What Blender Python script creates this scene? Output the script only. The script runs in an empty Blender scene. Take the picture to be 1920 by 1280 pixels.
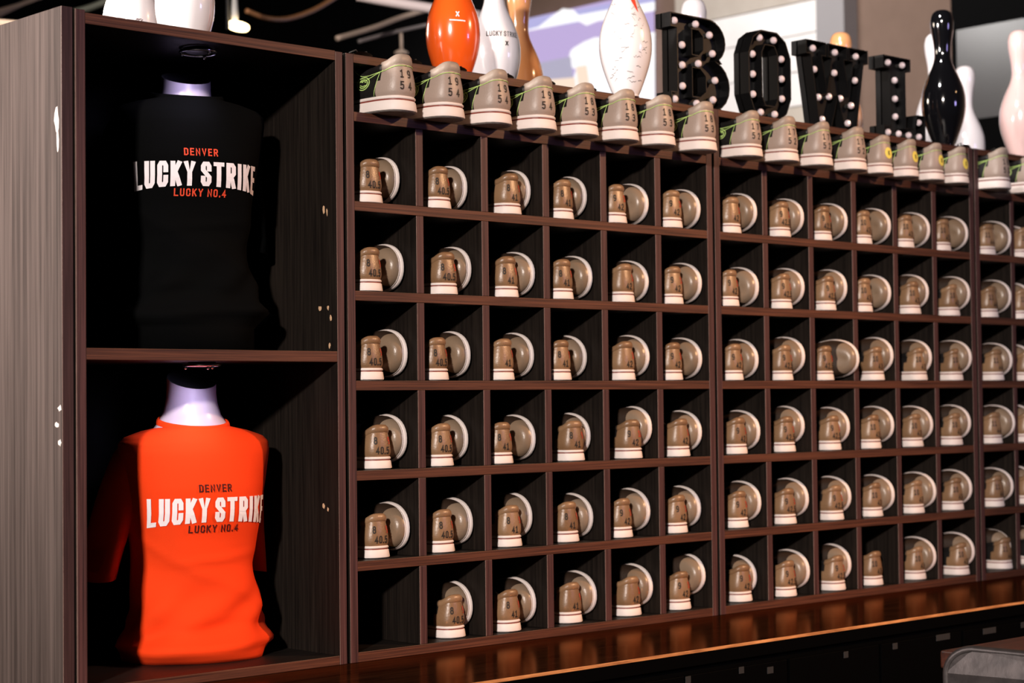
import bpy, bmesh, math, random
import numpy as np
from mathutils import Vector, Matrix
random.seed(7)
SC = bpy.context.scene
COL = SC.collection

# ------------------------------------------------------------------ camera
F_PX = 3504.27
CAM = Vector((-2.27403, -2.89981, 1.35074))
YAW, PIT, ROL = 0.75343, 0.03335, -0.01134
fw = Vector((math.sin(YAW)*math.cos(PIT), math.cos(YAW)*math.cos(PIT), math.sin(PIT)))
_r = Vector((math.cos(YAW), -math.sin(YAW), 0)); _u = _r.cross(fw)
RT = _r*math.cos(ROL) + _u*math.sin(ROL)
UP = -_r*math.sin(ROL) + _u*math.cos(ROL)
cam = bpy.data.cameras.new('camera'); camo = bpy.data.objects.new('camera', cam); COL.objects.link(camo)
cam.sensor_width = 36; cam.lens = 36*F_PX/1920; cam.clip_start = .05; cam.clip_end = 60
m = Matrix((RT, UP, -fw)).transposed().to_4x4(); m.translation = CAM
camo.matrix_world = m
cam.dof.use_dof = True; cam.dof.focus_distance = 3.65; cam.dof.aperture_fstop = 4.5
SC.camera = camo

def ray(u, v): return fw + RT*((u-960)/F_PX) - UP*((v-640)/F_PX)
def at_y(u, v, y): d = ray(u, v); return CAM + d*((y-CAM.y)/d.y)
def at_x(u, v, x): d = ray(u, v); return CAM + d*((x-CAM.x)/d.x)
def at_d(u, v, d): return CAM + ray(u, v)*d

# ------------------------------------------------------------------ world, lights, exposure
SC.view_settings.view_transform = 'Standard'; SC.view_settings.look = 'None'
SC.view_settings.gamma = 1; SC.view_settings.use_curve_mapping = False
SC.view_settings.exposure = 0.0
W = bpy.data.worlds.new('world'); SC.world = W; W.use_nodes = True
W.node_tree.nodes['Background'].inputs[0].default_value = (.35, .5, 1, 1)
W.node_tree.nodes['Background'].inputs[1].default_value = .006

def area(name, loc, target, size, power, col, sizey=None, spread=180):
    L = bpy.data.lights.new(name, 'AREA'); L.energy = power; L.color = col; L.size = size
    if sizey: L.shape = 'RECTANGLE'; L.size_y = sizey
    L.spread = math.radians(spread)
    o = bpy.data.objects.new(name, L); COL.objects.link(o); o.location = loc
    o.rotation_euler = (Vector(target)-Vector(loc)).to_track_quat('-Z', 'Y').to_euler()
    return o
def spot(name, loc, target, power, col, angle, radius, blend=.4):
    L = bpy.data.lights.new(name, 'SPOT'); L.energy = power; L.color = col
    L.spot_size = math.radians(angle); L.spot_blend = blend; L.shadow_soft_size = radius
    o = bpy.data.objects.new(name, L); COL.objects.link(o); o.location = loc
    o.rotation_euler = (Vector(target)-Vector(loc)).to_track_quat('-Z', 'Y').to_euler()
    return o
# house light from the left, track lamp from the right, bluish glow of the lanes
spot('house_spot_key', (-10.2, -7.6, 5.2), (.9, 0, 1.45), 9400, (1, .875, .79), 26, .30, .3)
spot('track_spot_warm', (3.2, -3.4, 3.7), (.65, 0, .98), 850, (1, .56, .28), 40, .08, 1)
area('lane_glow', (2.8, -5.0, 2.6), (-.2, 0, 1.5), .6, 22, (.52, .42, 1))
spot('lounge_spot', (-3.9, .95, 2.75), (-.3, .30, 2.15), 1000, (1, .90, .84), 46, .2, 1)
spot('pin_fill_spot', (.7, -.25, 3.5), (2.6, .3, 2.2), 130, (1, .93, .9), 42, .08, .8)  # added lamp without a fixture, fills the shaded pins
pt = bpy.data.lights.new('pipe_fill_light', 'POINT'); pt.energy = 45; pt.color = (1, .85, .7); pt.shadow_soft_size = .15  # added light without a fixture, brightens the ceiling pipes
pto = bpy.data.objects.new('pipe_fill_light', pt); COL.objects.link(pto); pto.location = (.3, 2.6, 2.75)
area('wall_fill_light', (3.1, 2.3, 3.45), (4.6, 2.5, 2.8), .5, 30, (1, .96, .93))  # added lamp with no visible source, brightens the planked right wall

# ------------------------------------------------------------------ materials
def mat(name, col, rough=.5, spec=.5, metal=0, var=0, noise=0, nscale=40, bump=0, bscale=200, emit=None, estr=1, coat=0, trans=0, hue=None):
    M = bpy.data.materials.new(name); M.use_nodes = True
    nt = M.node_tree; b = nt.nodes['Principled BSDF']
    b.inputs['Base Color'].default_value = (*col, 1); b.inputs['Roughness'].default_value = rough
    b.inputs['Specular IOR Level'].default_value = spec; b.inputs['Metallic'].default_value = metal
    b.inputs['Coat Weight'].default_value = coat; b.inputs['Coat Roughness'].default_value = .05
    b.inputs['Transmission Weight'].default_value = trans
    if emit: b.inputs['Emission Color'].default_value = (*emit, 1); b.inputs['Emission Strength'].default_value = estr
    if noise or var:
        c2 = hue or tuple(min(1, x*1.6) for x in col)
        mix = nt.nodes.new('ShaderNodeMix'); mix.data_type = 'RGBA'
        mix.inputs[6].default_value = (*col, 1); mix.inputs[7].default_value = (*c2, 1)
        tc = nt.nodes.new('ShaderNodeTexCoord')
        n = nt.nodes.new('ShaderNodeTexNoise'); n.inputs['Scale'].default_value = nscale; n.inputs['Detail'].default_value = 4
        nt.links.new(tc.outputs['Object'], n.inputs['Vector'])
        oi = nt.nodes.new('ShaderNodeObjectInfo')
        a = nt.nodes.new('ShaderNodeMath'); a.operation = 'MULTIPLY'; a.inputs[1].default_value = var
        nt.links.new(oi.outputs['Random'], a.inputs[0])
        b2 = nt.nodes.new('ShaderNodeMath'); b2.operation = 'MULTIPLY_ADD'; b2.inputs[1].default_value = noise
        nt.links.new(n.outputs['Fac'], b2.inputs[0]); nt.links.new(a.outputs[0], b2.inputs[2])
        nt.links.new(b2.outputs[0], mix.inputs[0]); nt.links.new(mix.outputs[2], b.inputs['Base Color'])
    if bump:
        tc = nt.nodes.new('ShaderNodeTexCoord')
        n = nt.nodes.new('ShaderNodeTexNoise'); n.inputs['Scale'].default_value = bscale; n.inputs['Detail'].default_value = 3
        nt.links.new(tc.outputs['Object'], n.inputs['Vector'])
        bp = nt.nodes.new('ShaderNodeBump'); bp.inputs['Strength'].default_value = bump; bp.inputs['Distance'].default_value = .002
        nt.links.new(n.outputs['Fac'], bp.inputs['Height']); nt.links.new(bp.outputs[0], b.inputs['Normal'])
    return M

def wood(name, c0, c1, scale, rough=.45, spec=.4, coat=0):
    M = bpy.data.materials.new(name); M.use_nodes = True
    nt = M.node_tree; b = nt.nodes['Principled BSDF']
    b.inputs['Roughness'].default_value = rough; b.inputs['Specular IOR Level'].default_value = spec
    b.inputs['Coat Weight'].default_value = coat; b.inputs['Coat Roughness'].default_value = .12
    tc = nt.nodes.new('ShaderNodeTexCoord'); mp = nt.nodes.new('ShaderNodeMapping')
    mp.inputs['Scale'].default_value = scale
    oi = nt.nodes.new('ShaderNodeObjectInfo'); mul = nt.nodes.new('ShaderNodeMath'); mul.operation = 'MULTIPLY'; mul.inputs[1].default_value = 37
    nt.links.new(oi.outputs['Random'], mul.inputs[0])
    cx = nt.nodes.new('ShaderNodeCombineXYZ')
    for i in range(3): nt.links.new(mul.outputs[0], cx.inputs[i])
    nt.links.new(tc.outputs['Object'], mp.inputs['Vector']); nt.links.new(cx.outputs[0], mp.inputs['Location'])
    n = nt.nodes.new('ShaderNodeTexNoise'); n.inputs['Scale'].default_value = 1; n.inputs['Detail'].default_value = 5; n.inputs['Roughness'].default_value = .65
    nt.links.new(mp.outputs[0], n.inputs['Vector'])
    cr = nt.nodes.new('ShaderNodeValToRGB')
    cr.color_ramp.elements[0].position = .34; cr.color_ramp.elements[0].color = (*c0, 1)
    cr.color_ramp.elements[1].position = .68; cr.color_ramp.elements[1].color = (*c1, 1)
    nt.links.new(n.outputs['Fac'], cr.inputs[0]); nt.links.new(cr.outputs[0], b.inputs['Base Color'])
    bp = nt.nodes.new('ShaderNodeBump'); bp.inputs['Strength'].default_value = .12; bp.inputs['Distance'].default_value = .001
    nt.links.new(n.outputs['Fac'], bp.inputs['Height']); nt.links.new(bp.outputs[0], b.inputs['Normal'])
    return M

WD, WL = (.0045, .0033, .0028), (.016, .012, .0095)
M_WV = wood('wenge_vertical', WD, WL, (150, 150, 4), .5, .2)
M_WH = wood('wenge_horizontal', WD, WL, (4, 150, 150), .5, .2)
M_EV = wood('edge_band_vertical', (.024, .010, .010), (.098, .041, .040), (320, 200, 4), .5, .3)
M_BEVLIT = mat('bevel_highlight', (.20, .125, .105), .5, .4, noise=.8, nscale=60, hue=(.09, .05, .042))  # paler colour stands in for light caught on bevelled edges
M_EE = wood('edge_band_dark', (.022, .010, .010), (.055, .026, .026), (260, 150, 5), .5, .3)
M_EH = wood('edge_band_horizontal', (.030, .010, .007), (.130, .046, .025), (4, 200, 320), .5, .3)
M_WEND = wood('wenge_end_panel', (.050, .037, .033), (.138, .104, .093), (110, 110, 1.6), .42, .5)
M_BACK = mat('black_backboard', (.006, .006, .007), .8, .1)
M_COUNTER = wood('counter_wood', (.004, .0018, .0012), (.018, .007, .0035), (6, 60, 60), .30, 0, 0)
_nt = M_COUNTER.node_tree; _g = _nt.nodes.new('ShaderNodeBsdfGlossy'); _g.inputs['Color'].default_value = (.22, .08, .03, 1); _g.inputs['Roughness'].default_value = .17
_m = _nt.nodes.new('ShaderNodeAddShader'); _nt.links.new(_nt.nodes['Principled BSDF'].outputs[0], _m.inputs[0]); _nt.links.new(_g.outputs[0], _m.inputs[1])
_nt.links.new(_m.outputs[0], _nt.nodes['Material Output'].inputs['Surface'])
M_CEDGE = wood('counter_orange_edge', (.32, .12, .04), (.75, .33, .12), (12, 200, 200), .5)  # orange-brown strip, paler than the counter top
M_BLACK = mat('matt_black_laminate', (.0005, .0005, .0006), .6, .03)
M_CHIP = mat('raw_chipboard', (.55, .36, .22), .9, .1)
M_MARKW = mat('pale_mark', (.8, .72, .68), .7, .2)  # ragged marks paler than the end panel
M_SOLE = mat('white_rubber', (.80, .72, .69), .55, .35, noise=.25, nscale=30, hue=(.62, .50, .44), var=.12)
M_STRIPE = mat('oxblood_stripe', (.20, .035, .025), .5)
M_OUT = mat('grey_outsole', (.20, .18, .17), .6, .3, noise=1, nscale=120, hue=(.42, .39, .37), bump=.5, bscale=300)
M_TAN = mat('tan_leather', (.145, .076, .036), .35, .5, noise=.65, nscale=30, hue=(.30, .180, .098), var=.5, bump=.25, bscale=260)
M_TOE = mat('taupe_toe_leather', (.175, .118, .074), .32, .5, noise=.5, nscale=22, hue=(.28, .205, .145), var=.45, bump=.18, bscale=300)
M_TAUPE = mat('taupe_leather_new', (.33, .255, .215), .42, .45, noise=.4, nscale=25, hue=(.40, .31, .26), bump=.2, bscale=300)
M_TAUPE2 = mat('taupe_leather_collar', (.345, .275, .225), .45, .45, bump=.2, bscale=300)
M_BLKL = mat('black_leather', (.010, .009, .009), .42, .4, bump=.5, bscale=420)
M_VAMP = mat('brown_black_suede', (.026, .014, .008), .6, .3, bump=.4, bscale=300)
M_LIN = mat('dark_lining', (.02, .018, .017), .9, .1)
M_LACE = mat('dark_laces', (.02, .018, .016), .8)
M_NEON = mat('neon_stitching', (.50, .72, .22), .6)
M_INK = mat('black_print', (.012, .010, .009), .6)
M_RED = mat('red_print', (.50, .055, .022), .6)
M_YEL = mat('yellow_sticker', (.85, .70, .12), .5)
M_PINW = mat('white_pin_gloss', (.88, .85, .88), .22, .5, coat=1)
M_PINP = mat('pink_pin_gloss', (.88, .62, .60), .2, .5, coat=1)
M_PINO = mat('orange_pin_gloss', (.90, .115, .012), .2, .5, coat=1)
M_PINK = mat('black_pin_gloss', (.004, .004, .005), .08, .5, coat=1)
M_PING = mat('gold_pin_gloss', (.72, .26, .075), .2, .5, coat=1, noise=.8, nscale=9, hue=(.80, .48, .26))
M_MARQ = mat('black_marquee_metal', (.0035, .0035, .004), .4, .4)
M_BULB = mat('pink_glass_bulb', (.62, .50, .54), .12, .6, noise=1, nscale=55, hue=(.95, .85, .88))
M_SOCK = mat('bulb_socket', (.03, .03, .03), .4)
M_MANN = mat('white_mannequin_plastic', (.56, .49, .62), .3, .5)
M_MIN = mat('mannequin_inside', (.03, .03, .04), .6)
M_ORANGE = mat('orange_cotton', (.84, .052, .006), .85, .15, bump=.25, bscale=900)
M_BLKC = mat('black_cotton', (.0016, .0018, .002), .9, .05, bump=.25, bscale=900)
M_PRW = mat('white_shirt_print', (.85, .80, .84), .7, .2)
M_PRR = mat('red_shirt_print', (.72, .07, .03), .7, .2)
M_PRM = mat('maroon_shirt_print', (.07, .008, .006), .7, .2)
M_CHROME = mat('chrome', (.75, .75, .78), .15, .5, 1)
M_CEIL = mat('black_ceiling', (.008, .008, .009), .9, .1)
M_FLOOR = mat('dark_floor', (.02, .018, .018), .5)
M_WALLR = mat('taupe_wall', (.14, .095, .075), .9, .2, noise=.4, nscale=14)
M_PIPE = mat('pale_pipe', (.42, .33, .27), .6)
M_PIPEB = mat('copper_conduit', (.30, .14, .06), .5)
M_LAMP = mat('lamp_glow', (1, .9, .7), .5, emit=(1, .72, .36), estr=9)
M_DARKM = mat('dark_lamp_metal', (.03, .032, .04), .4)
M_TV = mat('dark_screen_glass', (.055, .053, .055), .3, .5)
M_STEEL = mat('worn_steel', (.022, .021, .022), .45, .5, .7, noise=1, nscale=26, hue=(.13, .11, .108), bump=.3, bscale=60)
M_TABLE = wood('red_brown_table', (.018, .006, .004), (.07, .020, .011), (6, 60, 60), .35)
M_GREYL = mat('grey_label', (.011, .011, .012), .7)

# ------------------------------------------------------------------ mesh helpers
def obj(name, bm, mt, parent=None, smooth=False, loc=None, mats=None):
    if isinstance(bm, bmesh.types.BMesh):
        me = bpy.data.meshes.new(name)
        bmesh.ops.recalc_face_normals(bm, faces=bm.faces[:])
        bm.to_mesh(me); bm.free()
    else: me = bm
    if mt is not None and len(me.materials) == 0: me.materials.append(mt); edged(me, mt)
    if smooth:
        me.polygons.foreach_set('use_smooth', [True]*len(me.polygons))
    o = bpy.data.objects.new(name, me); COL.objects.link(o)
    if parent: o.parent = parent
    if loc: o.location = loc
    return o
def thing(name, label, cat, loc=(0, 0, 0), group=None):
    o = bpy.data.objects.new(name, None); COL.objects.link(o); o.location = loc
    o.empty_display_size = .05
    return tag(o, label, cat, group)
def tag(o, label, cat, group=None, kind=None):
    if label: o['label'] = label
    if cat: o['category'] = cat
    if group: o['group'] = group
    if kind: o['kind'] = kind
    return o
def struct(name, bm, mt, parent=None):
    o = obj(name, bm, mt, parent)
    if not parent: o['kind'] = 'structure'
    return o
def box(bm, x0, x1, y0, y1, z0, z1, bev=0):
    vs = [bm.verts.new((x, y, z)) for z in (z0, z1) for y in (y0, y1) for x in (x0, x1)]
    fs = [bm.faces.new([vs[i] for i in f]) for f in ((0, 2, 3, 1), (4, 5, 7, 6), (0, 1, 5, 4), (2, 6, 7, 3), (0, 4, 6, 2), (1, 3, 7, 5))]
    if bev:
        es = list({e for f in fs for e in f.edges})
        bmesh.ops.bevel(bm, geom=es, offset=bev, segments=2, affect='EDGES', profile=.5)
    return bm
def BX(*a, bev=.0008): return box(bmesh.new(), *a, bev=bev)
def edged(me, mt):
    """wood board: front faces carry the edge band"""
    e = {M_WV: M_EV, M_WH: M_EH, M_WEND: M_EE}.get(mt)
    if e and len(me.materials) == 1:
        me.materials.append(e)
        for p in me.polygons:
            if p.normal.y < -.6: p.material_index = 1
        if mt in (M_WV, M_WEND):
            me.materials.append(M_BEVLIT)  # small left-front bevels carry the painted highlight
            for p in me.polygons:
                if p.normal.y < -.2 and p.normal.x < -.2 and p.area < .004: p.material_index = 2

def loft(bm, rings, closed=True, cap0=False, cap1=False):
    R = [[bm.verts.new(p) for p in r] for r in rings]
    n = len(R[0])
    for a, b in zip(R[:-1], R[1:]):
        for i in range(n if closed else n-1):
            j = (i+1) % n
            bm.faces.new((a[i], a[j], b[j], b[i]))
    if cap0: bm.faces.new(R[0][::-1])
    if cap1: bm.faces.new(R[-1])
    return R
def lathe(bm, prof, n=32, c=(0, 0, 0), cap0=True, cap1=True):
    loft(bm, [[(c[0]+r*math.cos(2*math.pi*i/n), c[1]+r*math.sin(2*math.pi*i/n), c[2]+z) for i in range(n)] for r, z in prof], True, cap0, cap1)
    return bm
def tube(bm, pts, r, n=8, closed=False):
    pts = [Vector(p) for p in pts]; N = len(pts); rings = []
    rr = r if isinstance(r, (list, tuple)) else [r]*N
    nrm = None
    for i in range(N):
        if closed: t = pts[(i+1) % N]-pts[i-1]
        else: t = pts[min(i+1, N-1)]-pts[max(i-1, 0)]
        t.normalize()
        if nrm is None:
            nrm = t.orthogonal().normalized()
        nrm = (nrm - t*nrm.dot(t)).normalized(); bn = t.cross(nrm)
        rings.append([pts[i]+(nrm*math.cos(2*math.pi*k/n)+bn*math.sin(2*math.pi*k/n))*rr[i] for k in range(n)])
    if closed: rings.append(rings[0])
    if closed:
        R = [[bm.verts.new(p) for p in r_] for r_ in rings[:-1]]; R.append(R[0])
        for a, b in zip(R[:-1], R[1:]):
            for i in range(n): bm.faces.new((a[i], a[(i+1) % n], b[(i+1) % n], b[i]))
    else: loft(bm, rings, True, True, True)
    return bm
def ball(bm, c, r, sub=2):
    bmesh.ops.create_icosphere(bm, subdivisions=sub, radius=r, matrix=Matrix.Translation(c)); return bm
def sm(a, b, x):
    t = min(1, max(0, (x-a)/(b-a))); return t*t*(3-2*t)

# ---- lettering: stroke glyphs as flat polygons (list of quads in 2D)
G = {
 'L': (.42, [[(0, 1), (0, 0), (.42, 0)]]),
 'U': (.42, [[(0, 1), (0, .12), (.1, 0), (.32, 0), (.42, .12), (.42, 1)]]),
 'C': (.42, [[(.42, .66), (.42, .88), (.32, 1), (.1, 1), (0, .88), (0, .12), (.1, 0), (.32, 0), (.42, .12), (.42, .34)]]),
 'K': (.44, [[(0, 1), (0, 0)], [(.43, 1), (.05, .46)], [(.14, .60), (.44, 0)]]),
 'Y': (.46, [[(0, 1), (.23, .45), (.46, 1)], [(.23, .45), (.23, 0)]]),
 'S': (.42, [[(.42, .72), (.42, .88), (.32, 1), (.1, 1), (0, .88), (0, .68), (.42, .34), (.42, .12), (.32, 0), (.1, 0), (0, .12), (0, .30)]]),
 'T': (.46, [[(0, 1), (.46, 1)], [(.23, 1), (.23, 0)]]),
 'R': (.43, [[(0, 0), (0, 1), (.3, 1), (.42, .9), (.42, .6), (.3, .5), (0, .5)], [(.2, .5), (.43, 0)]]),
 'I': (.0, [[(0, 1), (0, 0)]]),
 'E': (.38, [[(.38, 1), (0, 1), (0, 0), (.38, 0)], [(0, .52), (.33, .52)]]),
 'D': (.42, [[(0, 0), (0, 1), (.28, 1), (.42, .86), (.42, .14), (.28, 0), (0, 0)]]),
 'N': (.44, [[(0, 0), (0, 1), (.44, 0), (.44, 1)]]),
 'V': (.46, [[(0, 1), (.23, 0), (.46, 1)]]),
 'O': (.42, [[(.1, 0), (0, .12), (0, .88), (.1, 1), (.32, 1), (.42, .88), (.42, .12), (.32, 0), (.1, 0)]]),
 '.': (.0, [[(0, .06), (0, -.02)]]),
 '4': (.44, [[(.44, .28), (0, .28), (.32, 1), (.32, 0)]]),
 'X': (.46, [[(0, 0), (.46, 1)], [(0, 1), (.46, 0)]]),
 '0': (.40, [[(.1, 0), (0, .14), (0, .86), (.1, 1), (.30, 1), (.40, .86), (.40, .14), (.30, 0), (.1, 0)]]),
 '1': (.34, [[(0, .82), (.18, 1), (.18, 0)], [(0, 0), (.36, 0)]]),
 '2': (.42, [[(0, .78), (.05, .93), (.15, 1), (.3, 1), (.42, .88), (.42, .68), (.3, .45), (0, 0), (.43, 0)]]),
 '3': (.42, [[(0, .9), (.12, 1), (.3, 1), (.41, .9), (.41, .66), (.3, .54), (.14, .54)], [(.3, .54), (.42, .42), (.42, .12), (.3, 0), (.12, 0), (0, .1)]]),
 '5': (.42, [[(.40, 1), (.04, 1), (.02, .54), (.15, .62), (.3, .62), (.42, .5), (.42, .14), (.3, 0), (.12, 0), (0, .1)]]),
 '7': (.42, [[(0, 1), (.42, 1), (.14, 0)]]),
 '8': (.42, [[(.12, .53), (.02, .64), (.02, .88), (.13, 1), (.29, 1), (.40, .88), (.40, .64), (.30, .53), (.12, .53), (0, .4), (0, .12), (.12, 0), (.30, 0), (.42, .12), (.42, .4), (.30, .53)]]),
 '9': (.42, [[(.40, .5), (.3, .42), (.12, .42), (0, .54), (0, .88), (.12, 1), (.30, 1), (.42, .88), (.42, .30), (.32, .06), (.18, 0), (.06, .04)]]),
 '6': (.42, [[(.02, .5), (.12, .58), (.3, .58), (.42, .46), (.42, .12), (.3, 0), (.12, 0), (0, .12), (0, .70), (.1, .94), (.24, 1), (.36, .96)]]),
}
def strokes(text, h, wscale=1., thick=.16, gap=.2, space=.3):
    """2D quads of a line of text, centred on x, baseline z=0"""
    quads = []; x = 0
    for ch in text:
        if ch == ' ': x += space*wscale; continue
        w, pls = G[ch]
        for pl in pls:
            P = [Vector((x+p[0]*wscale, thick/2+p[1]*(1-thick))) for p in pl]
            n = len(P); off = []
            closed = (P[0]-P[-1]).length < 1e-6
            for i in range(n):
                a = P[i]-P[i-1] if i > 0 else (P[-1]-P[-2] if closed else None)
                b = P[i+1]-P[i] if i < n-1 else (P[1]-P[0] if closed else None)
                if a is None: a = b
                if b is None: b = a
                a = a.normalized(); b = b.normalized()
                na = Vector((-a.y, a.x)); nb = Vector((-b.y, b.x)); mm = na+nb
                if mm.length < .2: mm = na
                mm.normalize(); k = 1/max(.5, mm.dot(na)); off.append(mm*k*thick/2)
            ends = list(P)
            if not closed:
                sx = (P[0]-P[1]).normalized()*thick*.5; ex = (P[-1]-P[-2]).normalized()*thick*.5
                ends[0] = P[0]+sx*(1 if n > 2 or True else 0); ends[-1] = P[-1]+ex
            for i in range(n-1):
                seg = (ends[i+1]-ends[i]).length
                k = max(1, int(seg/.25))
                for q in range(k):
                    f0, f1 = q/k, (q+1)/k
                    A = ends[i].lerp(ends[i+1], f0); B = ends[i].lerp(ends[i+1], f1)
                    oA = off[i].lerp(off[i+1], f0); oB = off[i].lerp(off[i+1], f1)
                    quads.append((A-oA, B-oB, B+oB, A+oA))
        x += w*wscale + gap + thick
    tot = x-gap-thick
    return [[((p.x-tot/2)*h, p.y*h) for p in q] for q in quads], tot*h
def print_mesh(name, lines, fn):
    """lines: (text, xcentre, z, height, kwargs); fn(x, z) -> 3D point"""
    me = bpy.data.meshes.new(name); V = []; Fc = []
    for text, xc, z0, h, kw in lines:
        kw = dict(kw); warp = kw.pop('warp', 0)
        qs, w = strokes(text, h, **kw)
        for q in qs:
            b = len(V)
            for x, z in q:
                if warp:
                    t = 1-(2*x/w)**2; z = z + (h-z)*warp*t
                V.append(tuple(fn(xc+x, z0+z)))
            Fc.append((b, b+1, b+2, b+3))
    me.from_pydata(V, [], Fc); me.update(); return me

# ------------------------------------------------------------------ shoe
L = .272
ctrl = [(0, 0), (.014, .0015), (.025, .0085), (.0315, .022), (.0345, .045), (.0335, .085), (.0345, .118), (.0405, .150), (.0465, .178), (.0488, .200),
        (.0470, .222), (.0405, .244), (.0290, .2605), (.0150, .2695), (0, .272)]
loop = ctrl + [(-x, y) for x, y in ctrl[-2:0:-1]]
def catmull(P, k=10):
    out = []; n = len(P)
    for i in range(n):
        p0, p1, p2, p3 = [Vector(P[(i+j-1) % n]) for j in range(4)]
        for q in range(k):
            t = q/k
            out.append(.5*((2*p1)+(p2-p0)*t+(2*p0-5*p1+4*p2-p3)*t*t+(3*p1-p0-3*p2+p3)*t**3))
    return out
dense = catmull(loop)
seg = [(dense[(i+1) % len(dense)]-dense[i]).length for i in range(len(dense))]
cum = [0]
for s in seg: cum.append(cum[-1]+s)
PER = cum[-1]
def outl(arc):
    """outline point and outward normal at arc length from the heel back (+ towards +x)"""
    a = arc % PER
    i = min(int(np.searchsorted(cum, a, side='right'))-1, len(dense)-1)
    t = (a-cum[i])/max(seg[i], 1e-9)
    p = dense[i].lerp(dense[(i+1) % len(dense)], t)
    tg = (dense[(i+2) % len(dense)]-dense[i-1]).normalized()
    nrm = Vector((tg.y, -tg.x))
    p = Vector((p.x + .006*(p.y/L)**2, p.y))
    return p, nrm
def spring(y): return .004*max(0, (y-.68*L)/(.32*L))**2
def upper(arc, t):
    p, n = outl(arc)
    base = p - n*(.0040-.0026*sm(.55, .75, p.y/L)); fy = base.y/L; z0 = .0245*(1-.52*sm(.25, .9, fy))+spring(base.y)
    kx = .83 + (.10-.83)*sm(.34, .50, fy); kx *= 1-sm(.62, .80, fy)
    cxl = .006*(base.y/L)**2
    ky = (base.y*.90+.003) if fy < .42 else L*(.385+(fy-.42)/.58*.51)
    T = Vector(((base.x-cxl)*kx+cxl, ky))
    zt = .087 - .010*sm(0, .11, fy) - .006*sm(.05, .25, fy) + .026*sm(.28, .44, fy)
    if fy > .44: zt = .096 - .060*((fy-.44)/.56)**.62
    hw = 1-sm(.22, .52, fy)
    c, s = math.cos(t*math.pi/2), math.sin(t*math.pi/2)
    dome = T + (base-T)*max(c, 0)**.62; zd = z0 + (zt-z0)*s
    bul = .0042*math.sin(math.pi*min(1, t**.6)) - .001*t
    wall = base.lerp(T, t**1.2) + n*bul; zw = z0 + (zt-z0)*t
    q = wall*hw + dome*(1-hw); z = zw*hw + zd*(1-hw)
    return Vector((q.x, q.y, z))
def unorm(arc, t):
    e = .002
    a = upper(arc+e, t)-upper(arc-e, t); b = upper(arc, min(1, t+.02))-upper(arc, max(0, t-.02))
    n = a.cross(b)
    if n.length < 1e-9: return Vector((0, 0, 1))
    n.normalize()
    p, o = outl(arc)
    if n.x*o.x+n.y*o.y+n.z*.3 < 0: n = -n
    return n
NS, NT = 72, 14
ARC = [PER*i/NS for i in range(NS)]
def sdist(a): a %= PER; return min(a, PER-a)          # arc distance from the heel back
HEEL_A = .064; 
def sole_ring(z, off): return [((p.x+n.x*off), (p.y+n.y*off), z*(1-.52*sm(.25, .9, p.y/L))+spring(p.y)) for p, n in map(outl, ARC)]
SM = {}
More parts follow.
